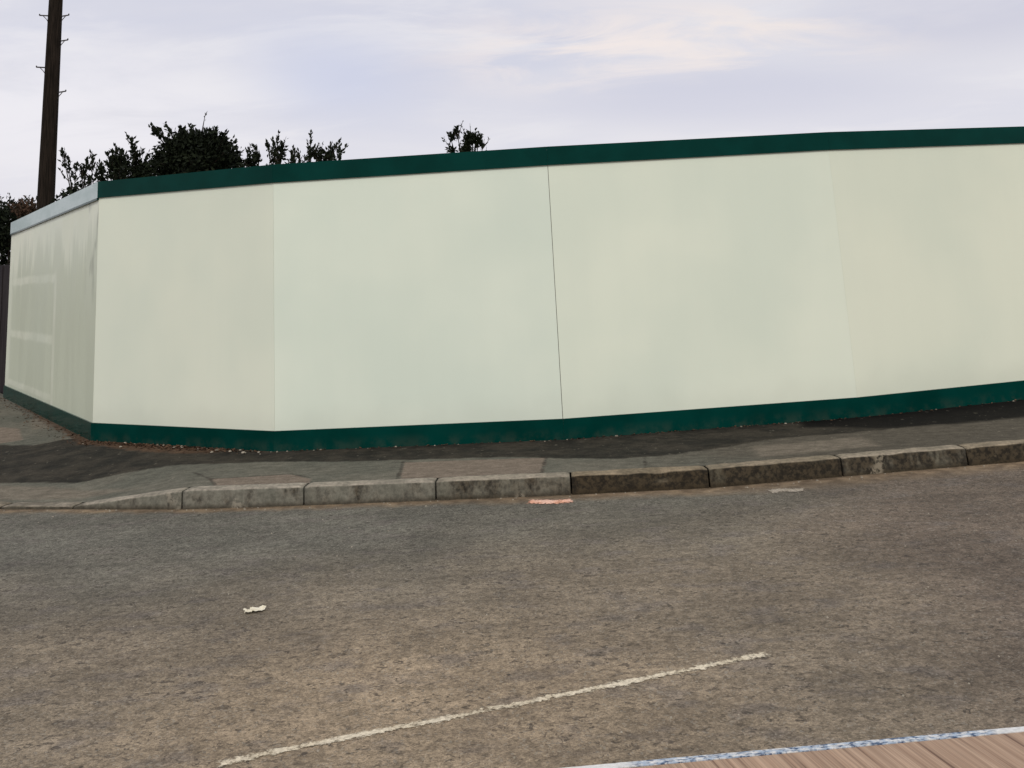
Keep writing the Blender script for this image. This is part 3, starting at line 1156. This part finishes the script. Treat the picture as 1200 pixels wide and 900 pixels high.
# the dense round bush
s = Shrub(20)
YD = 10.9
node = at_y(232, 215, YD)
base = Vector((node.x, YD, -0.02))
s.w.tube([base, base.lerp(node, .5) + Vector((.06, .05, 0)), node], [0.09, 0.07, 0.05], 8)
for k in range(46):
    a = s.r.uniform(math.pi * .02, math.pi * .98)
    rr = s.r.uniform(.8, 1.0)
    px = 231 + math.cos(a) * 50 * rr
    py = 196 - math.sin(a) * 45 * rr * (1 - .06 * math.cos(a))
    end = at_y(px, py, YD + s.r.uniform(-.4, .4))
    s.twig(node + Vector((s.r.uniform(-.1, .1), s.r.uniform(-.1, .1), s.r.uniform(-.1, .2))), end, .012, .5, 85, .065, .045)
for tp in ((176, 148), (194, 145), (186, 151), (212, 149), (223, 147), (252, 150), (266, 155), (276, 165), (281, 178), (283, 190)):
    end = at_y(tp[0], tp[1], YD + s.r.uniform(-.3, .3))
    s.twig(at_y(tp[0] * .7 + 231 * .3, tp[1] * .6 + 200 * .4, YD), end, .009, .75, 60, .04, .045)
for (px, py, rx, rz, nn) in ((231, 190, .42, .34, 3600), (203, 188, .26, .28, 1400), (258, 186, .25, .27, 1400), (222, 172, .28, .2, 1100), (246, 170, .22, .18, 800), (190, 200, .2, .18, 600), (270, 200, .2, .14, 500), (292, 193, .1, .06, 90)):
    s.clump(at_y(px, py, YD), rx, rx * .95, rz, nn, .05, .15)
for k in range(6):
    s.clump(base.lerp(node, .25 + .12 * k), .38, .38, .25, 220, .05)
s.twig(at_y(236, 160, YD), at_y(241, 132, YD), .010, .35, 8, .012, .03, sag=.02)
s.finish('shrub', base, 'dense round dark bush with a bare twig on top, largest behind the hoarding', 'shrub', M_leaf, GRP)

sprig_shrub(13, [(293, 171, .8), (299, 170, .8), (312, 167, .7), (319, 164, .8), (327, 154, .8), (331, 168, .8), (343, 174, .9)], (318, 214), 10.4,
            'leafy dark shrub with upright shoots just right of the dense round bush', n=44, rad=0.030,
            extra=[(318, 200, .17, .06, 220), (298, 186, .07, .08, 170), (330, 178, .04, .09, 120)], L=0.042)
sprig_shrub(14, [(365, 157, .9), (361, 165, .9), (350, 176), (345, 181)], (352, 212), 10.2,
            'thin shrub with one slanting tall shoot, between the leafy shrub and the small tuft', n=40, rad=0.026,
            extra=[(348, 193, .10, .06, 90)], L=0.04)
sprig_shrub(15, [(368, 175), (373, 173), (381, 176), (387, 165), (391, 172), (398, 171)], (383, 212), 10.3,
            'small dark leafy tuft showing over the green band, rightmost of the left cluster', n=40, rad=0.034,
            extra=[(383, 186, .12, .06, 180)], L=0.042)
sprig_shrub(16, [(535, 151, .5), (527, 157, .5), (561, 155, .7), (555, 158, .7), (565, 168, .8), (558, 171, .7), (548, 160, .6)], (545, 184), 9.9,
            'lone small dark shrub poking above the middle of the hoarding', n=30, rad=0.026,
            extra=[(552, 163, .08, .055, 760), (546, 175, .055, .06, 460), (530, 159, .035, .035, 90), (535, 153, .018, .035, 60), (529, 177, .045, .03, 110), (562, 168, .045, .03, 110)], L=0.034, leafy=.28)

# hedge and scrub past the fence
s = Shrub(31)
hb0 = Vector((-9.2, 16.2, -0.02))
for k in range(9):
    px = -30 + 8.2 * k
    y = 15.6 + .25 * math.sin(k * 2.1)
    c = at_y(px, 268 - 6 * math.sin(k * 1.7) + (6 if k > 10 else 0), y)
    s.w.tube([Vector((c.x, y, -.02)), Vector((c.x + .05, y, 1.0)), c], [.04, .03, .012], 6)
    s.clump(c, .32, .45, .40, 900, .06, .2)
    for q in range(6):
        s.clump(Vector((c.x, y, .25 + .42 * q)), .4, .4, .35, 150, .07)
    for q in range(4):
        e = c + Vector((s.r.uniform(-.25, .25), s.r.uniform(-.2, .2), s.r.uniform(.36, .52)))
        s.twig(c, e, .009, .6, 24, .05, .05)
s.finish('hedge', hb0, 'dark overgrown hedge standing behind the timber fence at the far left', 'hedge', M_leaf)
sprig_shrub(32, [(16, 240), (21, 236), (26, 237), (31, 240), (36, 244), (37, 234), (41, 243), (45, 246)], (31, 266), 14.9,
            'bronze leaved shrub at the left foot of the telegraph pole, beside the hedge', n=34, rad=0.05,
            extra=[(28, 248, .12, .08, 140), (42, 250, .1, .08, 110)], L=0.05, leafmat=M_leaf_b)

# ------------------------------------------------------------------ road markings and litter
def ragged_strip(name, pxline, w0, mat, z=0.003, step=0.012, rag=0.25, breaks=0.0, seed=1, parent=None):
    pts = [on_z(a, b, z) for a, b in pxline]
    pts = resample(pts, step)
    vs, fs = [], []
    ncell = 6
    L = len(pts)
    nn = offs(pts, 1.0)
    ac = []
    for i, p in enumerate(pts):
        n_ = (nn[i] - p)
        e = min(1, i * step / .04, (L - 1 - i) * step / .04)
        wv = .12 * w0 * noise.noise(Vector((i * step * 7, 2, seed)))
        for k in range(ncell + 1):
            t = k / ncell * 2 - 1
            q = p + n_ * (w0 * t + wv)
            vs.append((q.x, q.y, z))
            ac.append(min(1 - abs(t), e))
    for i in range(L - 1):
        for k in range(ncell):
            a = i * (ncell + 1) + k
            fs.append((a, a + ncell + 1, a + ncell + 2, a + 1))
    o = obj(name, vs, fs, mat)
    bm = bmesh.new(); bm.from_mesh(o.data)
    for f in bm.faces:
        if f.normal.z < 0:
            f.normal_flip()
    bm.to_mesh(o.data); bm.free()
    o.data.attributes.new('inset', 'FLOAT', 'POINT').data.foreach_set('value', ac)
    # base of the object at the strip's middle
    mid = pts[L // 2].copy(); mid.z = 0
    for v in o.data.vertices:
        v.co -= mid
    o.location = mid
    return o


def worn_paint(name, c1, c2, c3, wear, fs=50):
    t = NT(name)
    wp = t.n('ShaderNodeNewGeometry').outputs['Position']
    a = t.noise(fs, 4, 0.7, co=wp)
    b = t.noise(7, 3, co=wp)
    c = t.mix(t.rng(a, 0.35, 0.6), c1, c2)
    c = t.mix(t.rng(b, 0.4, 0.62, 0, 0.6), c, c3)
    c = t.mul(c, t.math('MULTIPLY_ADD', t.xyz(t.vor(120, co=wp))[0], 0.4, 0.8))
    # paint survives on the stones, is gone between them
    k = t.math('ADD', t.attr('inset'), t.math('MULTIPLY', t.math('SUBTRACT', a, 0.5), 2.1))
    k = t.math('ADD', k, t.math('MULTIPLY', t.math('SUBTRACT', b, 0.5), 0.9))
    k = t.rng(k, wear - .05, wear + 0.45)
    tr = t.n('ShaderNodeBsdfTransparent')
    mx = t.n('ShaderNodeMixShader')
    t.put(mx.inputs[0], k)
    t.t.links.new(tr.outputs[0], mx.inputs[1])
    t.t.links.new(t.b.outputs[0], mx.inputs[2])
    t.t.links.new(mx.outputs[0], t.t.nodes['Material Output'].inputs[0])
    return t.done(c, 0.8, 0.25)


o = ragged_strip('road_marking', [(250, 896), (330, 879), (410, 863), (490, 848), (575, 831), (660, 814), (740, 798), (820, 782), (862, 773), (902, 765)], 0.033, worn_paint('worn_road_paint', (0.40, 0.335, 0.23), (0.60, 0.52, 0.37), (0.74, 0.66, 0.50), 0.36), seed=4)
tag(o, 'worn thin white centre line painted across the near asphalt', 'road marking')
M_or = worn_paint('orange_spray_paint', (0.55, 0.25, 0.15), (0.80, 0.42, 0.28), (0.85, 0.60, 0.48), 0.10)
o = ragged_strip('paint_mark', [(618, 587.5), (640, 588), (655, 588), (671, 586)], 0.062, M_or, seed=8, step=.01)
tag(o, 'faded orange spray paint mark on the road against the kerb', 'paint mark')
M_pale = worn_paint('pale_scuff_paint', (0.26, 0.22, 0.16), (0.36, 0.31, 0.24), (0.42, 0.37, 0.30), 0.25)
o = ragged_strip('paint_scuff', [(900, 576), (918, 574.5), (945, 573.5)], 0.07, M_pale, seed=15, step=.01)
tag(o, 'pale grey white scuff on the road near the right kerb stones', 'paint mark')

# torn paper scrap
rs = random.Random(5)
c0 = on_z(299, 717, 0.0)
pp = empty('paper_scrap', c0)
bpy.data.objects.remove(pp)
mb = MB()
nxp, nyp = 16, 9
idx = {}
for i in range(nxp):
    for j in range(nyp):
        u, v = i / (nxp - 1) - .5, j / (nyp - 1) - .5
        rag = .40 + .14 * noise.noise(Vector((math.atan2(v, u) * 1.6, 2.2, 0))) * 2
        if math.hypot(u, v * 1.05) < rag:
            idx[i, j] = len(mb.v)
            z = 0.012 + 0.014 * noise.noise(Vector((u * 5, v * 5, 1))) + 0.008 * noise.noise(Vector((u * 12, v * 12, 4)))
            mb.v.append(Vector((u * 0.125, v * 0.085 + u * .02, max(0.002, z))))
for (i, j) in list(idx):
    q = [(i, j), (i + 1, j), (i + 1, j + 1), (i, j + 1)]
    if all(k in idx for k in q):
        mb.f.append(tuple(idx[k] for k in q))
o = mb.build('paper_scrap', simple('crumpled_paper', (0.62, 0.56, 0.40), (0.78, 0.73, 0.58), 40, 0.7, 0.3, 0.2))
o.location = c0
so_ = o.modifiers.new('thick', 'SOLIDIFY'); so_.thickness = 0.0015
tag(o, 'small crumpled cream paper scrap lying on the open asphalt', 'litter')


# leaf litter and grit along the foot of the hoarding (one uncountable drift)
def blob(mb, c, r, rs, flat=.6):
    vs = []
    ph = rs.uniform(0, 6)
    n_ = 6
    for k in range(n_):
        a = ph + 2 * math.pi * k / n_
        q = r * rs.uniform(.7, 1.15)
        vs.append(c + Vector((q * math.cos(a), q * math.sin(a), 0)))
    for k in range(n_):
        a = ph + 2 * math.pi * (k + .5) / n_
        q = r * rs.uniform(.4, .7)
        vs.append(c + Vector((q * math.cos(a), q * math.sin(a), r * flat)))
    fs = [(k, (k + 1) % n_, n_ + k) for k in range(n_)] + [((k + 1) % n_, n_ + (k + 1) % n_, n_ + k) for k in range(n_)]
    fs.append(tuple(range(n_, 2 * n_)))
    mb.add(vs, fs)


def flake(mb, c, L, rs):
    a = rs.uniform(0, 6.28)
    d = Vector((math.cos(a), math.sin(a), rs.uniform(-.1, .35)))
    w = Vector((-math.sin(a), math.cos(a), rs.uniform(-.3, .3))) * L * .32
    d *= L
    mb.add([c, c + d * .45 + w + Vector((0, 0, L * .2)), c + d, c + d * .45 - w + Vector((0, 0, L * .12)), c + d * .5],
           [(0, 4, 1), (1, 4, 2), (0, 3, 4), (4, 3, 2)])


def pav_z(x, y):
    """height of the pavement under a point near the hoarding"""
    return KZ - 0.004


M_lit = simple('dead_leaves', (0.05, 0.028, 0.017), (0.13, 0.075, 0.042), 14, 0.9, 0.2, 0.2)
M_grit = simple('loose_grit', (0.16, 0.135, 0.10), (0.36, 0.32, 0.25), 9, 0.9, 0.2, 0.3)
rs = random.Random(9)
mb = MB()
cn, ca, cr = foot[2], foot[2], foot[3]
for k in range(900):
    t = rs.random()
    t = abs(rs.gauss(.45, .27))
    if t > 1:
        continue
    p = ca.lerp(cr, t * .98)
    dd = abs(rs.gauss(0, .075)) * (1.1 - .3 * t) + .022
    q = p - nrm[2] * dd
    q.z = KZ - 0.004
    flake(mb, q, rs.uniform(.014, .034), rs)
for k in range(330):
    t = rs.random() ** 1.3
    p = ca.lerp(foot[0], t)
    q = p - nrm[0] * (abs(rs.gauss(0, .10)) + .022)
    q.z = KZ - 0.004
    flake(mb, q, rs.uniform(.014, .034), rs)
for k in range(260):
    t = rs.random()
    i = rs.choice((3, 4, 4, 5))
    p = foot[i].lerp(foot[i + 1], t)
    q = p - nrm[i] * (abs(rs.gauss(0, .018)) + .02)
    q.z = KZ - 0.004
    flake(mb, q, rs.uniform(.012, .03), rs)
o = mb.build('leaf_litter', M_lit)
tag(o, 'brown dead leaves and earth drifted along the foot of the hoarding', 'leaf litter', kind='stuff')

mb = MB()
for k in range(55):                         # pale bits by the hoarding foot
    i = rs.choice((2, 2, 2, 2, 2, 2, 3, 4, 5))
    t = rs.random()
    q = foot[i].lerp(foot[i + 1], t) - nrm[i] * (abs(rs.gauss(0, .07 if i == 2 else .02)) + .03)
    q.z = KZ - 0.005
    blob(mb, q, rs.uniform(.004, .013 if i != 2 else .018), rs)
for k in range(170):                         # along the gutter
    i = rs.randrange(NLEFT, len(KL) - 6)
    q = KL[i].lerp(KL[i + 1], rs.random())
    n_ = (KB[i] - KL[i]).normalized()
    q = q - n_ * (abs(rs.gauss(0, .05)) + .012)
    q.z = 0
    blob(mb, q, rs.uniform(.003, .009), rs)
for k in range(210):                         # strewn over the carriageway
    q = on_z(rs.uniform(-80, 1280), 600 + 290 * rs.random() ** 1.1, 0)
    if seg_dist(q.x, q.y, KL) < .1 or q.y > 6.9:
        continue
    blob(mb, q, rs.uniform(.003, .0065), rs, .7)
o = mb.build('grit', M_grit)
tag(o, 'loose pale grit scattered over the asphalt, gutter and pavement', 'grit', kind='stuff')

# ------------------------------------------------------------------ table corner and print edge, added as a slab on the road
g0, g1 = on_z(1000, 872, .04), on_z(1030, 896, .04)
WOOD_ANG = math.atan2(g1.y - g0.y, g1.x - g0.x)
ZB = 0.040
e0, e1 = on_z(668, 905.5, ZB), on_z(1200, 857.5, ZB)
ed = (e1 - e0).normalized()
en = Vector((-ed.y, ed.x, 0))
A0, A1 = e0 - ed * 0.34, e1 + ed * 0.45
org = A0.copy(); org.z = 0
bd = tag(empty('tabletop_corner', org), 'brown wood grained tabletop with the white and blue edge of a print, added flat in the near right corner', 'wooden board')  # the board stands in for the table corner
mb = MB()
DEP = 0.62
mb.prism([A0 - en * DEP, A1 - en * DEP, A1, A0], 0.0, ZB)
o = bevel(mb.build('tabletop_slab', mat_wood(), bd), .002, 2)
mb = MB()
nseg = 120
vs, al = [], []
WST = 0.030
for k in range(nseg + 1):
    q = A0.lerp(A1, k / nseg)
    j = .0012 * noise.noise(Vector((k * .6, 0, 0))) + .0008 * noise.noise(Vector((k * 1.9, 4, 0)))
    for off, z in ((.0015, 0.0), (.0015 + WST + j, 0.0), (.0015 + WST + j, ZB - .001), (.0015 + WST * .9 + j, ZB + .0015), (.0015 + j * .5, ZB + .0015)):
        p_ = q + en * off
        vs.append(Vector((p_.x, p_.y, z)))
        al.append((q - A0).length)
fs = []
for k in range(nseg):
    for c in range(5):
        fs.append((k * 5 + c, k * 5 + (c + 1) % 5, (k + 1) * 5 + (c + 1) % 5, (k + 1) * 5 + c))
fs.append((4, 3, 2, 1, 0)); fs.append(tuple(nseg * 5 + c for c in range(5)))
mb.add(vs, fs)
o = mb.build('print_edge', mat_edge(), bd)
o.data.attributes.new('along', 'FLOAT', 'POINT').data.foreach_set('value', al)
bm = bmesh.new(); bm.from_mesh(o.data)
bmesh.ops.recalc_face_normals(bm, faces=bm.faces)
bm.to_mesh(o.data); bm.free()
o['label'] = 'white print edge flecked with blue'
